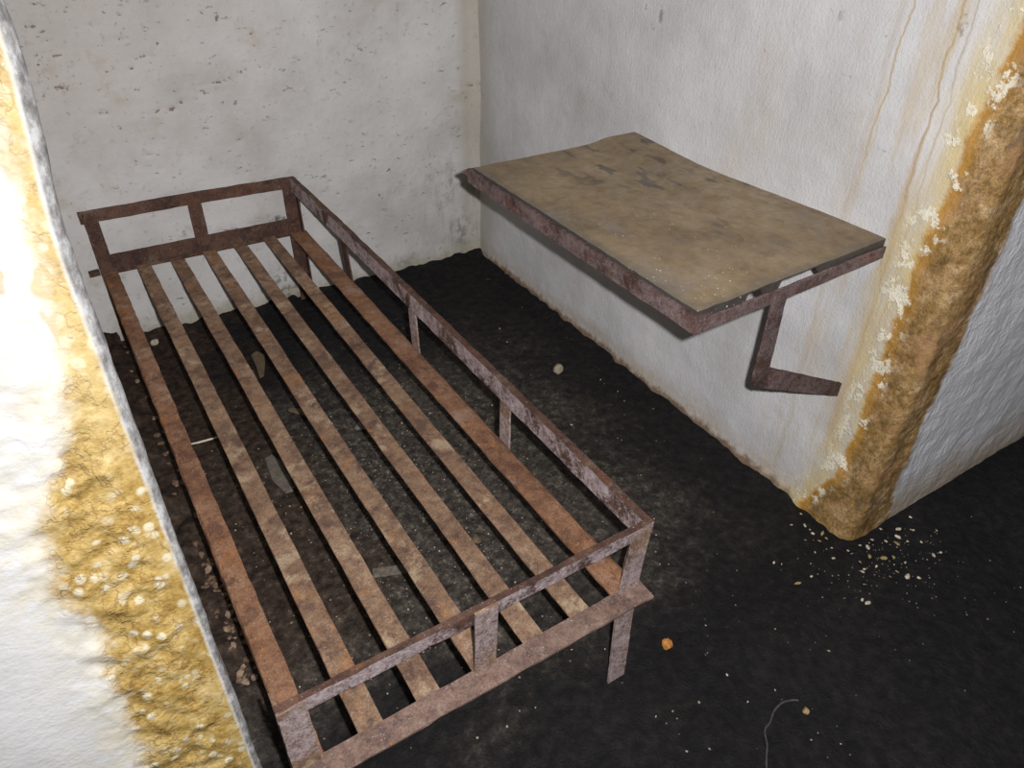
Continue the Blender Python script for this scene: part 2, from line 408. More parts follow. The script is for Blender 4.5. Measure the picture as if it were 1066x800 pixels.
def slab_mat():
    M = Mat('wet_tan_stone_slab')
    x, y, z = M.xyz()
    st = M.noise(7, 6, .62, M.vmap((1, .5, 1), (0, 0, 0), (0, 0, .5)))
    nB = M.noise(38, 5, .62)
    col = M.ramp(M.add(M.mul(st, .65), M.mul(nB, .35)), [(.32, (.135, .095, .060)), (.46, (.215, .153, .088)), (.56, (.275, .203, .118)), (.68, (.35, .27, .175))])
    grey = M.smooth(M.noise(5, 5, .65, M.vmap((1, 1, 1), (4, 4, 1))), .56, .70)
    col = M.mix(M.mul(grey, .5), col, (.23, .205, .19))
    dk = M.smooth(M.noise(20, 4, .6, M.vmap((1, .42, 1), (1, 6, 2), (0, 0, .75))), .57, .63)
    dk = M.mul(dk, M.mul(M.smooth(x, -.45, -.22, .25, 1.0), M.smooth(y, -1.7, -1.25, .25, 1.0)))
    col = M.mix(M.mul(dk, .75), col, (.075, .062, .055))
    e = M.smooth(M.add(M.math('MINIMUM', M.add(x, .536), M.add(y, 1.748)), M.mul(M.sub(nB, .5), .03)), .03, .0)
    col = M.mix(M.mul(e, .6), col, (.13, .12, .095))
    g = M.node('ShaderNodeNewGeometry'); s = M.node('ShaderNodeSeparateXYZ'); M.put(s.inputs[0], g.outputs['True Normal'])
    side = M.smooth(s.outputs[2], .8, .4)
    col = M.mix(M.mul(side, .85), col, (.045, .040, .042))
    # flash glints painted as tiny white specks, densest towards the near corner
    glint = M.smooth(M.add(M.voro(95), M.mul(M.sub(M.noise(60, 3, .6), .5), .5)), .16, .08)
    glint_gate = M.smooth(M.noise(15, 4, .62, M.vmap((1, 1, 1), (6, 1, 9))), .49, .60)
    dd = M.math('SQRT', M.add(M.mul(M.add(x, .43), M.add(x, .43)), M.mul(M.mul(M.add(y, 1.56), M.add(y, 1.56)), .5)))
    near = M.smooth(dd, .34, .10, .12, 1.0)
    glint = M.mul(M.mul(glint, glint_gate), near)
    col = M.mix(M.mul(glint, .85), col, (.78, .75, .70))
    h = M.add(M.mul(nB, .7), M.mul(M.noise(160, 3, .6), .5))
    bm_ = M.bump(h, .4, .004)
    bm_ = M.bump(glint, .5, .002, bm_)
    rough = M.smooth(M.noise(24, 4, .6), .4, .6, .32, .6)
    return M.done(col, rough, bm_, .35)

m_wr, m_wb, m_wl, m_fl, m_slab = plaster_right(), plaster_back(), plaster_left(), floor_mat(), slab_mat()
def plain_wall():
    M = Mat('limewash_plain')
    return M.done(M.ramp(M.noise(4, 5, .6), [(.3, (.45, .44, .42)), (.7, (.6, .59, .57))]), .9, M.bump(M.noise(60, 4, .6), .4, .006), .2)
m_plain = plain_wall()

# ------------------------------------------------------------------ the setting
CORNER = -1.921           # front edge of the cell along Y
H = 2.35

def spots_field(X, Z, spots):
    S = np.zeros_like(X)
    for (cx, cz, rx, rz, a) in spots:
        d = ((X - cx) / rx) ** 2 + ((Z - cz) / rz) ** 2
        S = np.maximum(S, a * np.exp(-d * 1.2))
    return S

zs_ = np.concatenate([np.arange(-.06, 1.42, .006), [1.5, 1.7, 2.0, H]])

# back wall
xs = np.arange(-1.60, .10, .006)
X, Z = np.meshgrid(xs, zs_, indexing='ij')
Y = .012 - .0121 * X
Pn = np.stack([X, Y, Z], -1)
Y = Y + fbm(Pn, 2.2, 3) * .008 + np.maximum(fbm(Pn, 9, 4), -.25) * .0045
Y = Y - .035 * sstep(X, -.055, .02) ** 2 + 0.03 * sstep(X, -.9, -1.6) * 0
Y = Y - .018 * sstep(Z, .05, -.03) * (1 + fbm(Pn, 14, 3))
bspots = [(-1.172, .875, .012, .008, .9), (-.899, .994, .009, .02, .7), (-1.19, .617, .016, .006, .8), (-1.184, .958, .02, .008, .6), (-1.248, .999, .013, .007, .6),
          (-1.373, .97, .016, .007, .7), (-1.296, 1.042, .012, .02, .5), (-1.06, 1.035, .012, .008, .5), (-1.175, 1.028, .012, .01, .5), (-1.084, .936, .009, .009, .8),
          (-1.355, .928, .018, .006, .8), (-1.368, .846, .03, .008, .8), (-1.089, .747, .018, .010, .9), (-1.284, .759, .026, .008, .7), (-.906, .622, .012, .008, .7),
          (-1.235, .597, .010, .02, .6), (-.592, .373, .008, .006, .9), (-.615, .426, .007, .005, .8), (-.642, .39, .007, .005, .8), (-.561, .416, .006, .004, .6),
          (-.808, .941, .012, .008, .5), (-1.365, .84, .03, .012, .6), (-1.057, .763, .018, .006, .7), (-.988, .783, .026, .006, .8), (-.935, .809, .026, .007, .8),
          (-.895, .819, .02, .006, .7), (-1.132, .906, .03, .006, .7), (-1.123, .91, .014, .006, .7), (-1.405, .938, .016, .006, .7), (-1.395, 1.011, .02, .012, .7),
          (-.032, .694, .028, .006, .8), (-.003, .704, .014, .006, .7), (.01, .68, .006, .02, .7), (-.076, .538, .006, .016, .6), (-.472, .809, .01, .006, .4),
          (-.85, .83, .05, .02, .35), (-.80, .86, .04, .03, .3), (-1.33, .88, .05, .05, .35), (-1.40, .90, .05, .09, .4)]
for i in range(70):
    a = npr.uniform(-1.48, -.2); b = npr.uniform(.35, 1.12)
    bspots.append((a, b, npr.uniform(.004, .011), npr.uniform(.003, .007), npr.uniform(.25, .6) * (1 if a < -.8 else .6)))
for k in range(40):      # the broken diagonal line of flecks
    t = npr.random(); bspots.append((-1.16 + .40 * t + npr.normal() * .012, .735 + .13 * t + npr.normal() * .008, npr.uniform(.006, .016), npr.uniform(.003, .006), npr.uniform(.35, .8)))
spot = spots_field(X, Z, bspots)
Y = Y + .006 * spot
moss = spots_field(X, Z, [(-1.146, .344, .022, .016, .9), (-.835, .323, .03, .016, 1.0), (-.80, .318, .016, .012, .8), (-.212, .375, .02, .03, .35), (-.13, .30, .05, .08, .35), (-.07, .10, .06, .09, .5), (-.85, .04, .07, .08, .9), (-.35, .03, .1, .03, .5)])
wb = link('wall_back', grid_mesh('wall_back', np.stack([X, Y, Z], -1), {'spot': spot, 'moss': moss}, flip=False), m_wb); tag(wb, kind='structure')

# right wall with its rounded front corner and the wall of the passage beyond
def path_right():
    pts, arc = [], []
    R = .024
    for y in np.arange(.12, CORNER + R + .003, -.006): pts.append((0, y)); arc.append(-(y - CORNER))
    for a in np.linspace(0, math.pi / 2, 12):
        pts.append((R - R * math.cos(a), CORNER + R - R * math.sin(a))); arc.append(-R + R * (a / (math.pi / 2)) * 2)
    for x in np.arange(R + .006, 1.3, .006): pts.append((x, CORNER)); arc.append(x)
    for x in (1.5, 2, 3, 4.2): pts.append((x, CORNER)); arc.append(x)
    return np.array(pts), np.array(arc)
pp, arc = path_right()
tan = np.gradient(pp, axis=0); tan /= np.linalg.norm(tan, axis=1)[:, None]
nrm = np.stack([tan[:, 1], -tan[:, 0]], -1)          # into the room
nrm = np.where((pp[:, :1] < .025) & (pp[:, 1:] > CORNER + .025), np.array([[-1., 0.]]), nrm)
G = np.repeat(pp[:, None, :], len(zs_), 1); Zr = np.repeat(zs_[None, :], len(pp), 0); Ar = np.repeat(arc[:, None], len(zs_), 1)
P3 = np.concatenate([G, Zr[..., None]], -1)
och = sstep(Ar, -.14, -.08) * sstep(Ar, .15, .10)
disp = fbm(P3, 2.5, 3) * .007 + fbm(P3, 22, 3) * .0012 + och * (fbm(P3, 11, 4) * .008 + np.abs(fbm(P3, 32, 3)) * .004 + .002)
ret = sstep(Ar, .05, .12)
disp += ret * fbm(P3, 16, 3) * .004
disp += .012 * sstep(Zr, .04, -.03) * (1 + 1.2 * fbm(P3, 16, 3)) * sstep(Ar, -.0, -.05)
rspots = [(-.962, 1.09, .012, .028, 1.0), (-.962, 1.03, .008, .05, .35), (-.902, 1.10, .010, .022, .7), (-.942, 1.055, .012, .006, .6), (-.708, 1.001, .03, .009, .35), (-.659, .945, .012, .008, .5),
          (-.311, .88, .010, .008, .5), (-1.004, .87, .005, .012, .7), (-1.322, 1.08, .004, .014, .9), (-1.498, 1.174, .018, .02, .6), (-1.482, 1.179, .03, .008, .45), (-1.553, 1.069, .02, .014, .5),
          (-1.607, 1.158, .010, .010, .6), (-1.575, 1.001, .026, .008, .55), (-1.674, .953, .018, .006, .7), (-1.624, 1.052, .012, .01, .5), (-1.517, .661, .010, .006, .7), (-.187, .877, .006, .05, .5), (-.14, .95, .012, .10, .45),
          (-1.75, 1.20, .016, .03, .7), (-1.74, .395, .03, .02, .55), (-1.60, .30, .0022, .07, .6), (-1.612, .30, .0022, .06, .5), (-1.845, .95, .03, .008, .6)]
for i in range(60):
    a = npr.uniform(-1.75, -.1); b = npr.uniform(.08, 1.15)
    rspots.append((a, b, npr.uniform(.003, .007), npr.uniform(.003, .010), npr.uniform(.25, .6)))
spr = np.where(G[..., 0] < .02, spots_field(G[..., 1], Zr, rspots), 0)
P3[..., :2] += nrm[:, None, :] * disp[..., None]
wr = link('wall_right', grid_mesh('wall_right', P3, {'arc': Ar, 'spot': spr}, flip=True), m_wr); tag(wr, kind='structure')

# left wall: passage face, worn arris, cell face receding behind it
def path_left():
    pts, arc = [], []
    R = .0085; cx = -1.459
    for x in (-4.2, -3.2, -2.6): pts.append((x, CORNER)); arc.append(x - (cx - R))
    for x in np.arange(-2.2, cx - R - .002, .0045): pts.append((x, CORNER)); arc.append(x - (cx - R))
    for a in np.linspace(0, math.pi / 2, 10):
        pts.append((cx - R + R * math.sin(a), CORNER + R - R * math.cos(a))); arc.append(R * 2 * a / (math.pi / 2) + .0001)
    for y in np.arange(CORNER + R + .01, .12, .03): pts.append((cx - .028 * (y - CORNER) / 1.9 - .012 * sstep(y, CORNER, CORNER + .3), y)); arc.append(.03 + y - CORNER)
    return np.array(pts), np.array(arc)
pp, arc = path_left()
tan = np.gradient(pp, axis=0); tan /= np.linalg.norm(tan, axis=1)[:, None]
nrm = np.stack([tan[:, 1], -tan[:, 0]], -1)
zl = np.concatenate([np.arange(-.06, .25, .03), np.arange(.25, 1.42, .0045), [1.5, 1.7, 2.0, H]])
G = np.repeat(pp[:, None, :], len(zl), 1); Zl = np.repeat(zl[None, :], len(pp), 0); Al = np.repeat(arc[:, None], len(zl), 1)
P3 = np.concatenate([G, Zl[..., None]], -1)
och = sstep(Al, -.17, -.08) * sstep(Al, -.004, -.035) * sstep(Zl, 1.35, .95)
disp = fbm(P3, 5, 3) * .004 + och * (fbm(P3, 26, 4) * .008 + np.abs(fbm(P3, 55, 2)) * .004)
disp += sstep(Al, -.01, .0) * sstep(Al, .05, .03) * fbm(P3, 30, 4) * .0018
disp *= sstep(Al, .3, .05)
P3[..., :2] += nrm[:, None, :] * disp[..., None]
P3[..., 0] += .014 * sstep(Zl, 1.17, 1.36) * sstep(Al, -.3, 0)
wl = link('wall_left', grid_mesh('wall_left', P3, {'arc': Al}, flip=True), m_wl); tag(wl, kind='structure')

# floor
gx = np.concatenate([[-4.2, -3.4, -2.6, -2.0], np.arange(-1.7, 1.3, .0105), [1.6, 2.2, 3.0, 4.2]])
gy = np.concatenate([[-3.7, -3.2, -2.8], np.arange(-2.55, .13, .0105)])
X, Y = np.meshgrid(gx, gy, indexing='ij')
Pf = np.stack([X, Y, np.zeros_like(X)], -1)
Zf = fbm(Pf, 3, 3) * .006 + fbm(Pf, 17, 4) * .0045 + np.abs(fbm(Pf, 48, 2)) * .003 - .004
inside = sstep(X, -1.62, -1.5) * sstep(Y, -1.95, -1.85)
Zf += .030 * sstep(X, -1.36, -1.47) * sstep(Y, -1.93, -1.8) * (1 + 1.2 * fbm(Pf, 12, 3))
Zf += .014 * sstep(X, -.05, 0.0) * sstep(X, .06, .0) * sstep(Y, -1.9, -1.7) * (.6 + fbm(Pf, 15, 3))
Zf += .020 * sstep(Y, -.06, .0) * (.6 + 1.0 * fbm(Pf, 13, 3))
leg_spots = [(-.7745, -1.90), (-1.42, -1.90), (-1.42, -.02), (-.77, -.02)]
for lx, ly in leg_spots:
    Zf = np.where((X - lx) ** 2 + (Y - ly) ** 2 < .05 ** 2, np.minimum(Zf, -.001), Zf)
fl = link('floor', grid_mesh('floor', np.stack([X, Y, Zf], -1)), m_fl); tag(fl, kind='structure')
def floor_z(x, y):
    i = int(np.clip(np.searchsorted(gx, x), 1, len(gx) - 1)); j = int(np.clip(np.searchsorted(gy, y), 1, len(gy) - 1))
    return float(max(Zf[i, j], Zf[i - 1, j], Zf[i, j - 1], Zf[i - 1, j - 1]))

def box_mesh(name, x0, x1, y0, y1, z0, z1):
    v = [(x, y, z) for x in (x0, x1) for y in (y0, y1) for z in (z0, z1)]
    f = [(0, 1, 3, 2), (4, 6, 7, 5), (0, 4, 5, 1), (2, 3, 7, 6), (0, 2, 6, 4), (1, 5, 7, 3)]
    return mesh_from(name, v, f)
tag(link('ceiling', box_mesh('ceiling', -4.3, 4.3, -3.8, .3, H - .01, H + .1), m_plain), kind='structure')
tag(link('wall_front', box_mesh('wall_front', -4.3, 4.3, -3.8, -3.65, -.1, H), m_plain), kind='structure')

# ------------------------------------------------------------------ rusty bed frame
BX, BY, BA = -.7545, -.0127, .0080
bed = bpy.data.objects.new('bed_frame', None); COL.objects.link(bed)
bed.location = (BX, BY, 0); bed.rotation_euler = (0, 0, BA)
tag(bed, 'rusty iron bed frame with bare slats and low guard rail on the black floor', 'bed')
ZS = .2785
U, V_, W = (-1, 0, 0), (0, -1, 0), (0, 0, 1)        # u to the left, v towards the foot, z up (bed local)
def L(u, v, z): return (-u, -v, z)
T = .005

# slats, each its own flat bar resting between head plate and foot bar
for i in range(5):
    u0 = .1023 + .106 * i
    n = 60
    pathp = []
    sag = npr.uniform(.001, .004); ph = npr.uniform(0, 6)
    for k in range(n + 1):
        t = k / n; v = -.004 + (1.879 + .004) * t
        pathp.append(L(npr.normal() * .0002 + .0012 * math.sin(2.1 * t * 3 + ph), v, ZS - sag * math.sin(math.pi * t)))
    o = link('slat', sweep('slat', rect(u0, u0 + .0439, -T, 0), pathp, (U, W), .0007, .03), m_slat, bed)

# side rails: angle irons, rounded outer bend turned down
prof = [(.048, 0), (.002, 0), (-.008, -.0025), (-.0145, -.008), (-.018, -.017), (-.018, -.042), (-.013, -.042), (-.013, -.018), (-.010, -.011), (-.005, -.0065), (.002, -T), (.048, -T)]
o = link('side_rail', sweep('side_rail', prof, [L(0, -.005, ZS), L(0, .9, ZS - .001), L(0, 1.879, ZS)], (U, W), .0009, .02), m_rail, bed)
o['label'] = 'broad orange-rusted right side rail'
prof = [(.630, 0), (.664, 0), (.671, -.002), (.674, -.007), (.674, -.042), (.669, -.042), (.669, -.009), (.665, -T), (.630, -T)]
o = link('side_rail', sweep('side_rail', prof, [L(0, -.005, ZS), L(0, .9, ZS - .001), L(0, 1.879, ZS)], (U, W), .0013, .02), m_rail, bed)

# head: upright plate plus flange sticking out past the left leg
link('end_rail', sweep('end_rail', [(-.004, .335), (.001, .335), (.001, .2715), (-.028, .2715), (-.028, .2665), (-.004, .2665)], [L(-.004, -.002, -.006), L(.33, -.002, -.002), L(.678, -.002, .0005)], (V_, W), .0008), m_dark, bed)
link('flange_stub', sweep('flange_stub', rect(-.026, -.002, .272, .286), [L(.680, 0, 0), L(.712, 0, 0)], (V_, W), .001, .01), m_dark, bed)
# foot: flat flange on which slats end, running past both legs
foot = [(1.8775, 0), (1.9225, 0), (1.9225, -T), (1.8825, -T), (1.8825, -.040), (1.8775, -.040)]
link('end_rail', sweep('end_rail', foot, [L(-.0215, 0, ZS), L(.34, 0, ZS), L(.699, 0, ZS)], (V_, W), .0009), m_foot, bed)

# legs, corner posts in one piece of angle iron from the floor to the guard rail
def leg(u_out, u_in, v_face, v_back, top, mat, bot=-.004, lean=(0, 0), toff=0.0):
    s = 1 if u_in > u_out else -1; d = 1 if v_back > v_face else -1
    t = .0055
    pr = [(u_out, v_face), (u_in, v_face), (u_in, v_face + d * t), (u_out + s * t, v_face + d * t), (u_out + s * t, v_back), (u_out, v_back)]
    return link('leg', sweep('leg', pr, [L(lean[0], lean[1], bot), L(0, 0, ZS), L(toff, 0, top)], (U, V_), .0008), mat, bed)
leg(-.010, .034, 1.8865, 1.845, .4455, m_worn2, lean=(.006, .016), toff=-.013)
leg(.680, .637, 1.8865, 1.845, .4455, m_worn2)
leg(.000, .047, -.001, .03, .478, m_dark)
leg(.677, .636, -.001, .03, .486, m_dark)

# guard rail on three sides
def oz(v): return .489 - .039 * v / 1.884
def ou(v): return -.026 * v / 1.884
prof = [(0, 0), (.018, 0), (.018, -.050), (.013, -.050), (.013, -T), (0, -T)]
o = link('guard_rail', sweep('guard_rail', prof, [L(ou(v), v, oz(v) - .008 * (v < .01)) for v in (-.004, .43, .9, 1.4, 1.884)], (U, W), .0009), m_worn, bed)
o['label'] = 'long right guard rail with purple-grey worn inner face'
link('guard_rail', sweep('guard_rail', rect(-.003, .004, -.040, 0), [L(.003, -.002, .481), L(.34, -.002, .4905), L(.686, -.002, .493)], (V_, W), .0009), m_dark, bed)
fr = [(1.872, .4495), (1.884, .4495), (1.884, .4195), (1.879, .4195), (1.879, .4445), (1.872, .4445)]
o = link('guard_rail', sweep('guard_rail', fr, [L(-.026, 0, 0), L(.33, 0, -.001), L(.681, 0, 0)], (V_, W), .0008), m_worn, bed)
o['label'] = 'front guard rail at the foot with pale worn face'

# uprights between guard rail and frame
for v in (.418, .905, 1.385):
    t = ou(v) + .001
    hw = .021
    pr = [(t, v - hw), (t + T, v - hw), (t + T, v + hw), (t, v + hw)]
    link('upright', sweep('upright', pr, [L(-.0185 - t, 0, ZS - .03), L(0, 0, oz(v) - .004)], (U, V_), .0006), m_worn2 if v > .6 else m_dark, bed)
link('upright', sweep('upright', rect(.325, .368, -.001, .004), [L(0, 0, .30), L(-.003, 0, .47)], (U, V_), .0006), m_dark, bed)
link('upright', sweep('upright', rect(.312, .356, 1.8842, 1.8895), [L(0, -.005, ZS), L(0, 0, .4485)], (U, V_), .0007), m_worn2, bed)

# ------------------------------------------------------------------ fold-down table on the right wall
tab = bpy.data.objects.new('wall_table', None); COL.objects.link(tab)
tab.location = (0, -1.33, .40)
tag(tab, 'tan stone-topped table in a rusty frame bracketed to the white right wall', 'table')
def TL(x, y, z): return (x, y + 1.33, z - .40)
# slab with wavy broken far edge and chipped underside
nx, ny = 160, 106
sx = np.linspace(-.537, .012, nx); sy = np.linspace(-1.7475, -.915, ny)
X, Y = np.meshgrid(sx, sy, indexing='ij')
far = -.915 + .006 * fbm(np.stack([sx * 1, sx * 0, sx * 0], -1), 9, 3) + .022 * np.exp(-((sx + .13) / .05) ** 2) * 0
Yd = Y + (far[:, None] + .915) * sstep(Y, -1.2, -.915)
Pn = np.stack([X, Yd, X * 0], -1)
Zt = .7655 + fbm(Pn, 5, 3) * .0016 + fbm(Pn, 30, 2) * .0005
Zt = Zt + .011 * sstep(X, -.17, -.10) * sstep(Y, -1.2, -.92)
edgej = fbm(np.stack([X * 3, Y * 3, X * 0], -1), 14, 3) * .0022
Zt = Zt + .020 * (X + .537) / .534 * sstep(Y, -1.15, -1.7475)
Xd = X + edgej * sstep(X, -.52, -.537); Yd = Yd + edgej * sstep(Y, -1.73, -1.7475)
Zb = np.full_like(X, .7570)
front = sstep(Y, -1.735, -1.742)
gap = np.maximum(sstep(X, -.412, -.408) * sstep(X, -.366, -.370), sstep(X, -.322, -.318) * sstep(X, -.205, -.211))
Zb = Zb - (.0135 + .002 * fbm(Pn, 20, 2)) * front * (1 - gap) + .004 * gap * front
Zb = Zb + .002 + .020 * (X + .537) / .534 * sstep(Y, -1.15, -1.7475)
top = np.stack([Xd, Yd + 1.33, Zt - .40], -1); bot = np.stack([Xd, Yd + 1.33, Zb - .40], -1)
V = np.concatenate([top.reshape(-1, 3), bot.reshape(-1, 3)]); idx = np.arange(nx * ny).reshape(nx, ny); nb = nx * ny
F = []
for i in range(nx - 1):
    for j in range(ny - 1):
        a, b, c, d = int(idx[i, j]), int(idx[i + 1, j]), int(idx[i + 1, j + 1]), int(idx[i, j + 1])
        F.append((a, b, c, d)); F.append((a + nb, d + nb, c + nb, b + nb))
ring = [int(q) for q in list(idx[:, 0]) + list(idx[-1, 1:]) + list(idx[-2::-1, -1]) + list(idx[0, -2:0:-1])]
for a, b in zip(ring, ring[1:] + ring[:1]): F.append((a, a + nb, b + nb, b))
me = mesh_from('tabletop', V, F)
bm = bmesh.new(); bm.from_mesh(me); bmesh.ops.recalc_face_normals(bm, faces=bm.faces); bm.to_mesh(me); bm.free()
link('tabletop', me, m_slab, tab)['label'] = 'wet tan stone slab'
# frame
XA, YA, ZA = (1, 0, 0), (0, 1, 0), (0, 0, 1)
pr = [(-.5425, .7565), (-.505, .7565), (-.505, .7515), (-.5375, .7515), (-.5375, .721), (-.5425, .721)]
link('frame_rail', sweep('frame_rail', pr, [TL(0, -1.7535, 0), TL(0, -1.3, -.001), TL(0, -.893, 0)], (XA, ZA), .0008), m_tabfr, tab)['label'] = 'long front frame rail'
link('frame_stub', sweep('frame_stub', [(-.5425, .7455), (-.520, .7495), (-.520, .7415), (-.5425, .7395)], [TL(0, -.900, 0), TL(-.004, -.872, 0)], (XA, ZA), .0008, .01), m_tabfr, tab)
link('frame_rail', sweep('frame_rail', rect(-1.7535, -1.7480,   .7195, .7490), [TL(-.537, 0, 0), TL(-.27, 0, .009), TL(-.004, 0, .021), TL(.012, 0, .021)], (YA, ZA), .0008), m_tabfr, tab)['label'] = 'near end frame rail'
link('frame_rail', sweep('frame_rail', rect(-.935, -.930, .722, .7500), [TL(-.537, 0, 0), TL(-.004, 0, 0)], (YA, ZA), .0008), m_tabfr, tab)
# bent bracket: bar down from the end rail, then in to the wall
def bracket():
    out = [(-.342, .752), (-.340, .545)]
    for k in range(7):
        a = math.pi + k / 6 * 1.15
        out.append((-.317 + .023 * math.cos(a), .545 + .023 * math.sin(a)))
    out += [(.030, .358), (.030, .396), (-.292, .560), (-.300, .568), (-.309, .752)]
    # subdivide for rough edges
    pts = []
    for p, q in zip(out, out[1:] + out[:1]):
        l = math.dist(p, q); n = max(1, int(l / .018))
        for k in range(n): pts.append((p[0] + (q[0] - p[0]) * k / n + npr.normal() * .0005, p[1] + (q[1] - p[1]) * k / n + npr.normal() * .0005))
    bm = bmesh.new()
    vs = [bm.verts.new(TL(x, -1.7625, z)) for x, z in pts]
    f = bm.faces.new(vs)
    r = bmesh.ops.extrude_face_region(bm, geom=[f])
    for v in r['geom']:
        if isinstance(v, bmesh.types.BMVert): v.co.y += .0085
    bmesh.ops.recalc_face_normals(bm, faces=bm.faces)
    me = bpy.data.meshes.new('bracket'); bm.to_mesh(me); bm.free()
    o = link('bracket', me, m_brk, tab)
    b = o.modifiers.new('b', 'BEVEL'); b.width = .0016; b.segments = 2; b.limit_method = 'ANGLE'
    return o
bracket()['label'] = 'bent iron support bracket'

# ------------------------------------------------------------------ loose things on the floor
def pebble_mesh(name, sub=2, rough=.25, squash=(1, 1, 1), flat=0):
    bm = bmesh.new(); bmesh.ops.create_icosphere(bm, subdivisions=sub, radius=1)
    co = np.array([v.co[:] for v in bm.verts]); sd = npr.uniform(0, 90)
    d = 1 + fbm(co + sd, 1.1, 3) * rough * 2
    for k in range(4):            # a few broken facets
        n = npr.normal(size=3); n /= np.linalg.norm(n)
        s = co @ n; cut = npr.uniform(.45, .8)
        d = np.minimum(d, np.where(s > cut, cut / np.maximum(s, .01), 9))
    for v, q in zip(bm.verts, co * d[:, None]):
        v.co = (q[0] * squash[0], q[1] * squash[1], q[2] * squash[2])
    me = bpy.data.meshes.new(name); bm.to_mesh(me); bm.free()
    me.polygons.foreach_set('use_smooth', [sub > 2] * len(me.polygons))
    return me
def seat(o, sink=.15):
    zmin = min(v.co.z for v in o.data.vertices) * o.scale[2]; zmax = max(v.co.z for v in o.data.vertices) * o.scale[2]
    o.location.z = floor_z(o.location.x, o.location.y) - zmin - sink * (zmax - zmin)

m_cream = stone_mat('cream_plaster', (.30, .26, .18), (.58, .52, .40))
m_grey = stone_mat('grey_stone', (.13, .12, .105), (.24, .22, .19))
m_tanst = stone_mat('tan_stone', (.20, .165, .12), (.34, .29, .22))
m_brown = stone_mat('brown_clod', (.075, .046, .030), (.18, .115, .072))
m_clod = stone_mat('pale_brown_clod', (.13, .085, .058), (.30, .21, .145))
m_orange = stone_mat('orange_pebble', (.30, .115, .025), (.50, .23, .06), .5)
m_yell = stone_mat('ochre_pebble', (.24, .17, .07), (.36, .27, .13))
m_wood = stone_mat('weathered_wood', (.090, .076, .060), (.165, .142, .115))
m_wood2 = stone_mat('brown_wood', (.09, .065, .038), (.15, .11, .065))
m_stick = stone_mat('pale_stick', (.50, .44, .34), (.66, .60, .48))
m_root = stone_mat('dark_root', (.035, .032, .032), (.07, .065, .062))

def single(name, mat, xy, size, label, cat, rot=0.0, sub=3, rough=.22, sink=.15):
    o = link(name, pebble_mesh(name, sub, rough), mat)
    o.location = (xy[0], xy[1], 0); o.scale = size; o.rotation_euler = (0, 0, rot)
    seat(o, sink); tag(o, label, cat); return o
single('stone', m_tanst, (-.216, -.920), (.022, .019, .020), 'pale tan stone alone on the black floor below the table', 'stone', .4)
single('pebble', m_orange, (-.610, -1.911), (.0155, .012, .011), 'small bright orange pebble on the floor right of the bed foot', 'pebble', .8)
single('pebble', m_yell, (-.462, -2.178), (.012, .008, .006), 'dull yellow pebble at the end of the thin curled root', 'pebble', .5)
single('stone', m_cream, (-1.345, -.06), (.016, .014, .013), 'cream stone under the head of the bed against the back wall', 'stone', .2)
single('stone', m_grey, (-.897, -.853), (.024, .018, .014), 'rounded grey stone half buried under the middle of the bed', 'stone', .2)
single('stone', m_wood2, (-1.040, -.690), (.040, .016, .008), 'long flat brown stone under the bed, left of the rounded grey stone', 'stone', -1.0)
single('stone', m_wood2, (-.822, -1.420), (.020, .015, .009), 'small flat brown stone under the right side of the bed near its foot', 'stone', .6)

def splinter(name, mat, pts, w, th, label, cat):
    """A flat chip of wood following the outline pts (x, y), with thickness."""
    bm = bmesh.new()
    z0 = max(floor_z(x, y) for x, y in pts) + .001
    cx = sum(p[0] for p in pts) / len(pts); cy = sum(p[1] for p in pts) / len(pts)
    lo = [bm.verts.new((x - cx, y - cy, 0)) for x, y in pts]
    f = bm.faces.new(lo); r = bmesh.ops.extrude_face_region(bm, geom=[f])
    for v in r['geom']:
        if isinstance(v, bmesh.types.BMVert): v.co.z += th + npr.normal() * th * .12
    bmesh.ops.recalc_face_normals(bm, faces=bm.faces)
    me = bpy.data.meshes.new(name); bm.to_mesh(me); bm.free()
    o = link(name, me, mat); o.location = (cx, cy, z0 - .002)
    b = o.modifiers.new('b', 'BEVEL'); b.width = th * .25; b.segments = 1
    tag(o, label, cat); return o
splinter('wood_chip', m_wood, [(-1.196, -.845), (-1.172, -.835), (-1.160, -.880), (-1.158, -.950), (-1.166, -1.012), (-1.188, -1.010), (-1.204, -.94)], 0, .007, 'long grey-brown wood chip under the second slat of the bed', 'wood chip')
splinter('wood_chip', m_wood2, [(-1.078, -.300), (-1.055, -.285), (-1.037, -.320), (-1.052, -.375), (-1.075, -.440), (-1.092, -.445), (-1.082, -.375)], 0, .006, 'pointed brown wood chip under the head half of the bed', 'wood chip')
splinter('wood_chip', m_wood, [(-1.128, -.330), (-1.112, -.335), (-1.098, -.400), (-1.100, -.450), (-1.114, -.445), (-1.120, -.40)], 0, .005, 'short grey splinter left of the pointed brown wood chip', 'wood chip')
splinter('wood_chip', m_wood, [(-1.090, -1.372), (-1.015, -1.400), (-1.022, -1.426), (-1.098, -1.398)], 0, .007, 'small squared grey wood chip under the foot half of the bed', 'wood chip')

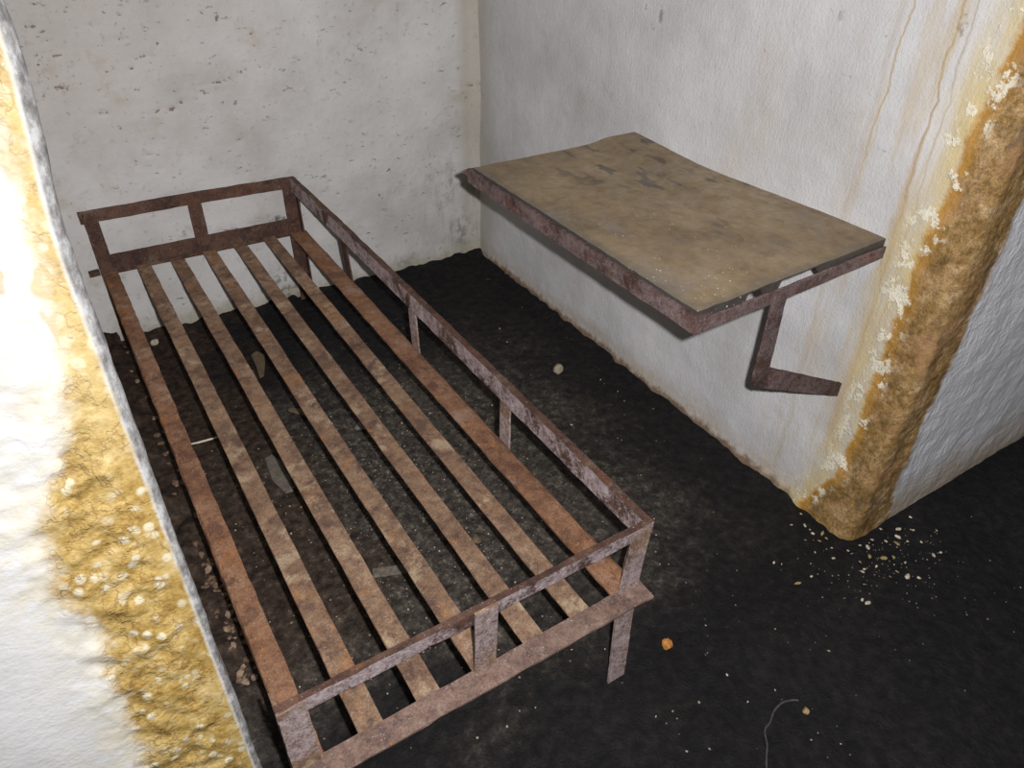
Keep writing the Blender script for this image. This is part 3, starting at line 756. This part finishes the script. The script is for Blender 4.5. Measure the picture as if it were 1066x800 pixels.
def tube(name, mat, pts, r, label, cat, sides=7):
    pts = [Vector(p) for p in pts]; V, F = [], []
    for i, p in enumerate(pts):
        t = (pts[min(i + 1, len(pts) - 1)] - pts[max(i - 1, 0)]).normalized()
        a = t.cross(Vector((0, 0, 1))).normalized(); b = a.cross(t)
        rr = r * (1 if 0 < i < len(pts) - 1 else .5) * (1 + .12 * npr.normal())
        for k in range(sides):
            an = 2 * math.pi * k / sides; V.append(p + a * math.cos(an) * rr + b * math.sin(an) * rr)
    for i in range(len(pts) - 1):
        for k in range(sides):
            l = (k + 1) % sides; F.append((i * sides + k, i * sides + l, (i + 1) * sides + l, (i + 1) * sides + k))
    F.append(tuple(range(sides - 1, -1, -1))); F.append(tuple((len(pts) - 1) * sides + k for k in range(sides)))
    o = link(name, mesh_from(name, V, F, True), mat); tag(o, label, cat); return o
def smooth_path(pts, n):
    out = []
    for i in range(len(pts) - 1):
        p0, p1, p2, p3 = [np.array(pts[int(np.clip(i + k, 0, len(pts) - 1))]) for k in (-1, 0, 1, 2)]
        for k in range(n):
            t = k / n
            out.append(.5 * (2 * p1 + (p2 - p0) * t + (2 * p0 - 5 * p1 + 4 * p2 - p3) * t * t + (3 * p1 - p0 - 3 * p2 + p3) * t ** 3))
    out.append(np.array(pts[-1])); return out
rp = smooth_path([(-.640, -2.235), (-.610, -2.206), (-.586, -2.186), (-.567, -2.163), (-.546, -2.157), (-.519, -2.144), (-.489, -2.140), (-.465, -2.147), (-.456, -2.155)], 5)
tube('root', m_root, [(p[0], p[1], floor_z(p[0], p[1]) + .0012) for p in rp], .0022, 'thin dark curled root lying on the floor in front of the bed', 'root')
# pale stick on the floor, seen between the left side rail and the first slat
tube('stick', m_stick, [(x, y, floor_z(x, y) + .0035) for x, y in ((-1.374, -.669), (-1.340, -.673), (-1.310, -.676), (-1.284, -.678))], .0034, 'short pale stick on the floor seen between the left side rail and the first slat', 'stick')

# plaster chips fallen at the foot of the ochre corner
chip_meshes = [pebble_mesh('plaster_chip', 1, .3, (1, .62, .4)) for _ in range(6)]
for me in chip_meshes[:4]: me.materials.append(m_cream)
for me in chip_meshes[4:]: me.materials.append(m_yell)
chips = [(-.024, -1.79, 3), (-.048, -1.824, 6), (-.051, -1.842, 4), (-.076, -1.803, 5), (-.033, -1.868, 6), (-.038, -1.884, 5), (-.049, -1.912, 4), (-.055, -1.855, 5), (.156, -1.961, 7), (.129, -1.977, 8), (.107, -1.99, 7),
         (.184, -1.982, 5), (.225, -1.95, 5), (.188, -1.984, 4), (.028, -1.961, 9), (.064, -1.949, 5), (.034, -2.005, 9), (.03, -2.049, 6), (.038, -2.071, 8), (.06, -2.088, 5), (.156, -2.064, 8), (.182, -2.068, 5), (.008, -1.982, 6),
         (-.027, -1.98, 5), (-.074, -1.937, 5), (-.021, -1.94, 5), (.116, -1.937, 4), (-.214, -1.867, 5), (-.218, -1.945, 6), (-.2, -1.88, 4), (-.169, -1.947, 4), (-.119, -2.058, 5), (-.118, -2.071, 7), (-.047, -2.003, 6),
         (.241, -2.016, 4), (.061, -2.014, 5), (.074, -2.04, 5), (-.035, -2.0, 5), (-.004, -2.011, 5), (.02, -1.945, 4), (-.06, -1.88, 4), (-.09, -1.86, 3), (-.10, -1.90, 3), (.14, -2.0, 4), (.17, -2.02, 4), (.09, -1.97, 4), (-.14, -1.92, 3), (0.0, -2.05, 4)]
GC = 'plaster chips fallen at the foot of the stained corner'
for k, (x, y, s) in enumerate(chips):
    o = bpy.data.objects.new('plaster_chip', chip_meshes[k % 6]); COL.objects.link(o)
    s = s * npr.uniform(.0009, .0015); o.scale = (s, s, s); o.location = (x, y, 0); o.rotation_euler = (0, 0, npr.uniform(0, 6)); seat(o, .1)
    tag(o, 'tiny pale plaster chip on the black floor at the foot of the ochre-stained corner', 'chip', GC)
# crumbs farther out on the open floor
crumb = [(-.495, -1.916, 3), (-.364, -2.006, 3), (-.303, -2.108, 5), (-.543, -2.032, 4), (-.641, -2.048, 4), (-.701, -2.034, 4), (-.74, -2.025, 3), (-.735, -2.112, 4), (-.693, -2.133, 4), (-.481, -2.112, 3), (-.502, -2.226, 3), (-.394, -1.911, 3),
         (-.34, -1.166, 5), (-.311, -1.019, 3), (-.067, -1.232, 4), (-.246, -.58, 5), (-.269, -.67, 6), (-.108, -1.102, 4), (-.118, -1.022, 4), (-.122, -1.154, 4), (-.45, -1.80, 3), (-.38, -1.60, 3), (-.30, -1.45, 4), (-.22, -1.66, 3), (-.55, -2.10, 3), (-.25, -1.30, 3)]
cm = [pebble_mesh('crumb', 1, .3, (1, .8, .6)) for _ in range(3)]
for me in cm: me.materials.append(m_cream if me is cm[0] else m_tanst)
for k, (x, y, s) in enumerate(crumb):
    o = bpy.data.objects.new('crumb', cm[k % 3]); COL.objects.link(o)
    s = s * .00085; o.scale = (s, s, s); o.location = (x, y, 0); o.rotation_euler = (0, 0, npr.uniform(0, 6)); seat(o, .1)
    tag(o, 'tiny pale crumb on the open black floor right of the bed', 'crumb', 'crumbs on the open floor')
# rubble along the left wall beside the bed
rub = [(-1.401, -1.181), (-1.396, -1.208), (-1.413, -1.246), (-1.382, -1.279), (-1.41, -1.285), (-1.405, -1.316), (-1.392, -1.342), (-1.39, -1.388), (-1.413, -1.36), (-1.407, -1.416), (-1.408, -1.477), (-1.434, -1.488), (-1.402, -1.52), (-1.421, -1.535),
       (-1.438, -.03), (-1.435, -.104), (-1.444, -.247), (-1.429, -.404), (-1.427, -.515), (-1.432, -.664), (-1.435, -.756), (-1.416, -.98), (-1.404, -1.064), (-1.44, -1.42), (-1.43, -1.25), (-1.44, -1.10), (-1.435, -.86)]
rub += [(npr.uniform(-1.455, -1.375), npr.uniform(-1.56, -1.12)) for _ in range(34)] + [(npr.uniform(-1.44, -1.385), npr.uniform(-1.53, -1.15)) for _ in range(36)] + [(npr.uniform(-1.45, -1.40), npr.uniform(-1.1, -.1)) for _ in range(16)]
rmesh = [pebble_mesh('rubble_stone', 2, .3, (1, .8, .7)) for _ in range(5)]
for k, me in enumerate(rmesh): me.materials.append([m_brown, m_clod, m_brown, m_clod, m_brown][k])
for k, (x, y) in enumerate(rub):
    o = bpy.data.objects.new('rubble_stone', rmesh[k % 5]); COL.objects.link(o)
    s = npr.uniform(.005, .011) * (1.0 if y < -1 else 1.1); o.scale = (s, s, s); o.location = (x, y, 0); o.rotation_euler = (0, 0, npr.uniform(0, 6)); seat(o, .2)
    tag(o, 'small piece of brown rubble on the floor between the bed and the left wall', 'rubble', 'rubble along the left wall')

# uncountable fine grit over the floor
def grit():
    bm = bmesh.new()
    def speck(x, y, s):
        z = floor_z(x, y)
        r = Matrix.Translation((x, y, z + s * .1)) @ Matrix.Rotation(npr.uniform(0, 6), 4, 'Z') @ Matrix.Diagonal((s, s * npr.uniform(.5, 1), s * .6, 1))
        bmesh.ops.create_icosphere(bm, subdivisions=1, radius=1, matrix=r)
    for k in range(900):
        x = npr.normal(-.95, .24); y = npr.normal(-1.22, .33)
        if -1.40 < x < -.25 and -1.93 < y < -.05: speck(x, y, npr.uniform(.0012, .0032))
    for k in range(260):
        x = npr.uniform(-.75, .5); y = npr.uniform(-2.35, -.2)
        if y < -1.96 or x < -.05: speck(x, y, npr.uniform(.0010, .0021))
    for k in range(160):
        x = npr.normal(.04, .12); y = npr.normal(-2.0, .07)
        if y < -1.95 or x < -.05: speck(x, y, npr.uniform(.0010, .0024))
    me = bpy.data.meshes.new('grit'); bm.to_mesh(me); bm.free()
    me.materials.append(m_tanst); me.materials.append(m_cream); me.materials.append(m_grey)
    mi = np.repeat(npr.choice([0, 1, 2], size=len(me.polygons) // 20, p=[.3, .12, .58]), 20)
    me.polygons.foreach_set('material_index', mi.astype(np.int32))
    o = link('grit', me, []); tag(o, 'fine pale grit strewn over the black floor under and beside the bed', 'grit', kind='stuff')
grit()

# ------------------------------------------------------------------ camera
R = [[0.84910396, -0.52785231, 0.01985988], [-0.301167, -0.51466063, -0.80275954], [0.43395957, 0.67564516, -0.59597207]]
CAM = Vector((-1.4482, -2.5452, 1.4556))
right, down, fwd = [Vector(r) for r in R]
cd = bpy.data.cameras.new('camera'); cam = bpy.data.objects.new('camera', cd); COL.objects.link(cam)
cam.matrix_world = Matrix(((right[0], -down[0], -fwd[0], CAM[0]), (right[1], -down[1], -fwd[1], CAM[1]), (right[2], -down[2], -fwd[2], CAM[2]), (0, 0, 0, 1)))
cd.sensor_width = 36; cd.lens = 768.43 * 36 / 1066; cd.clip_start = .02
scene.camera = cam

# ------------------------------------------------------------------ light: the on-camera flash and a faint added fill in the passage
def lamp(name, kind, loc, energy, **kw):
    l = bpy.data.lights.new(name, kind); l.energy = energy
    for k, v in kw.items(): setattr(l, k, v)
    o = bpy.data.objects.new(name, l); o.location = loc; COL.objects.link(o); return o
fpos = CAM + right * .058 - down * .031
fl_ = lamp('flash', 'SPOT', fpos, 248, shadow_soft_size=.012, spot_size=math.radians(150), spot_blend=.8, color=(1, .985, .985))
aim = (fwd * 1.0 + right * .06 - down * .04).normalized()
fl_.rotation_euler = aim.to_track_quat('-Z', 'Y').to_euler()
fl_.data.use_nodes = True
nt = fl_.data.node_tree
em = nt.nodes['Emission']; lf = nt.nodes.new('ShaderNodeLightFalloff'); lf.inputs['Strength'].default_value = 1.0; lf.inputs['Smooth'].default_value = 2.3
nt.links.new(lf.outputs['Quadratic'], em.inputs['Strength'])
ar = lamp('passage_fill', 'AREA', (.9, -3.3, 1.7), 5, shape='DISK', size=.9, color=(.93, .95, 1))  # added soft fill behind the camera, no real lamp known there
ar.rotation_euler = (Vector((-.3, -1.2, .4)) - Vector((.9, -3.3, 1.7))).to_track_quat('-Z', 'Y').to_euler()

w = bpy.data.worlds.new('dark'); scene.world = w; w.use_nodes = True
w.node_tree.nodes['Background'].inputs[0].default_value = (.5, .52, .6, 1)
w.node_tree.nodes['Background'].inputs[1].default_value = .004

scene.view_settings.view_transform = 'Standard'; scene.view_settings.look = 'None'
scene.view_settings.exposure = 0.0; scene.view_settings.gamma = 1.0
scene.view_settings.use_curve_mapping = False
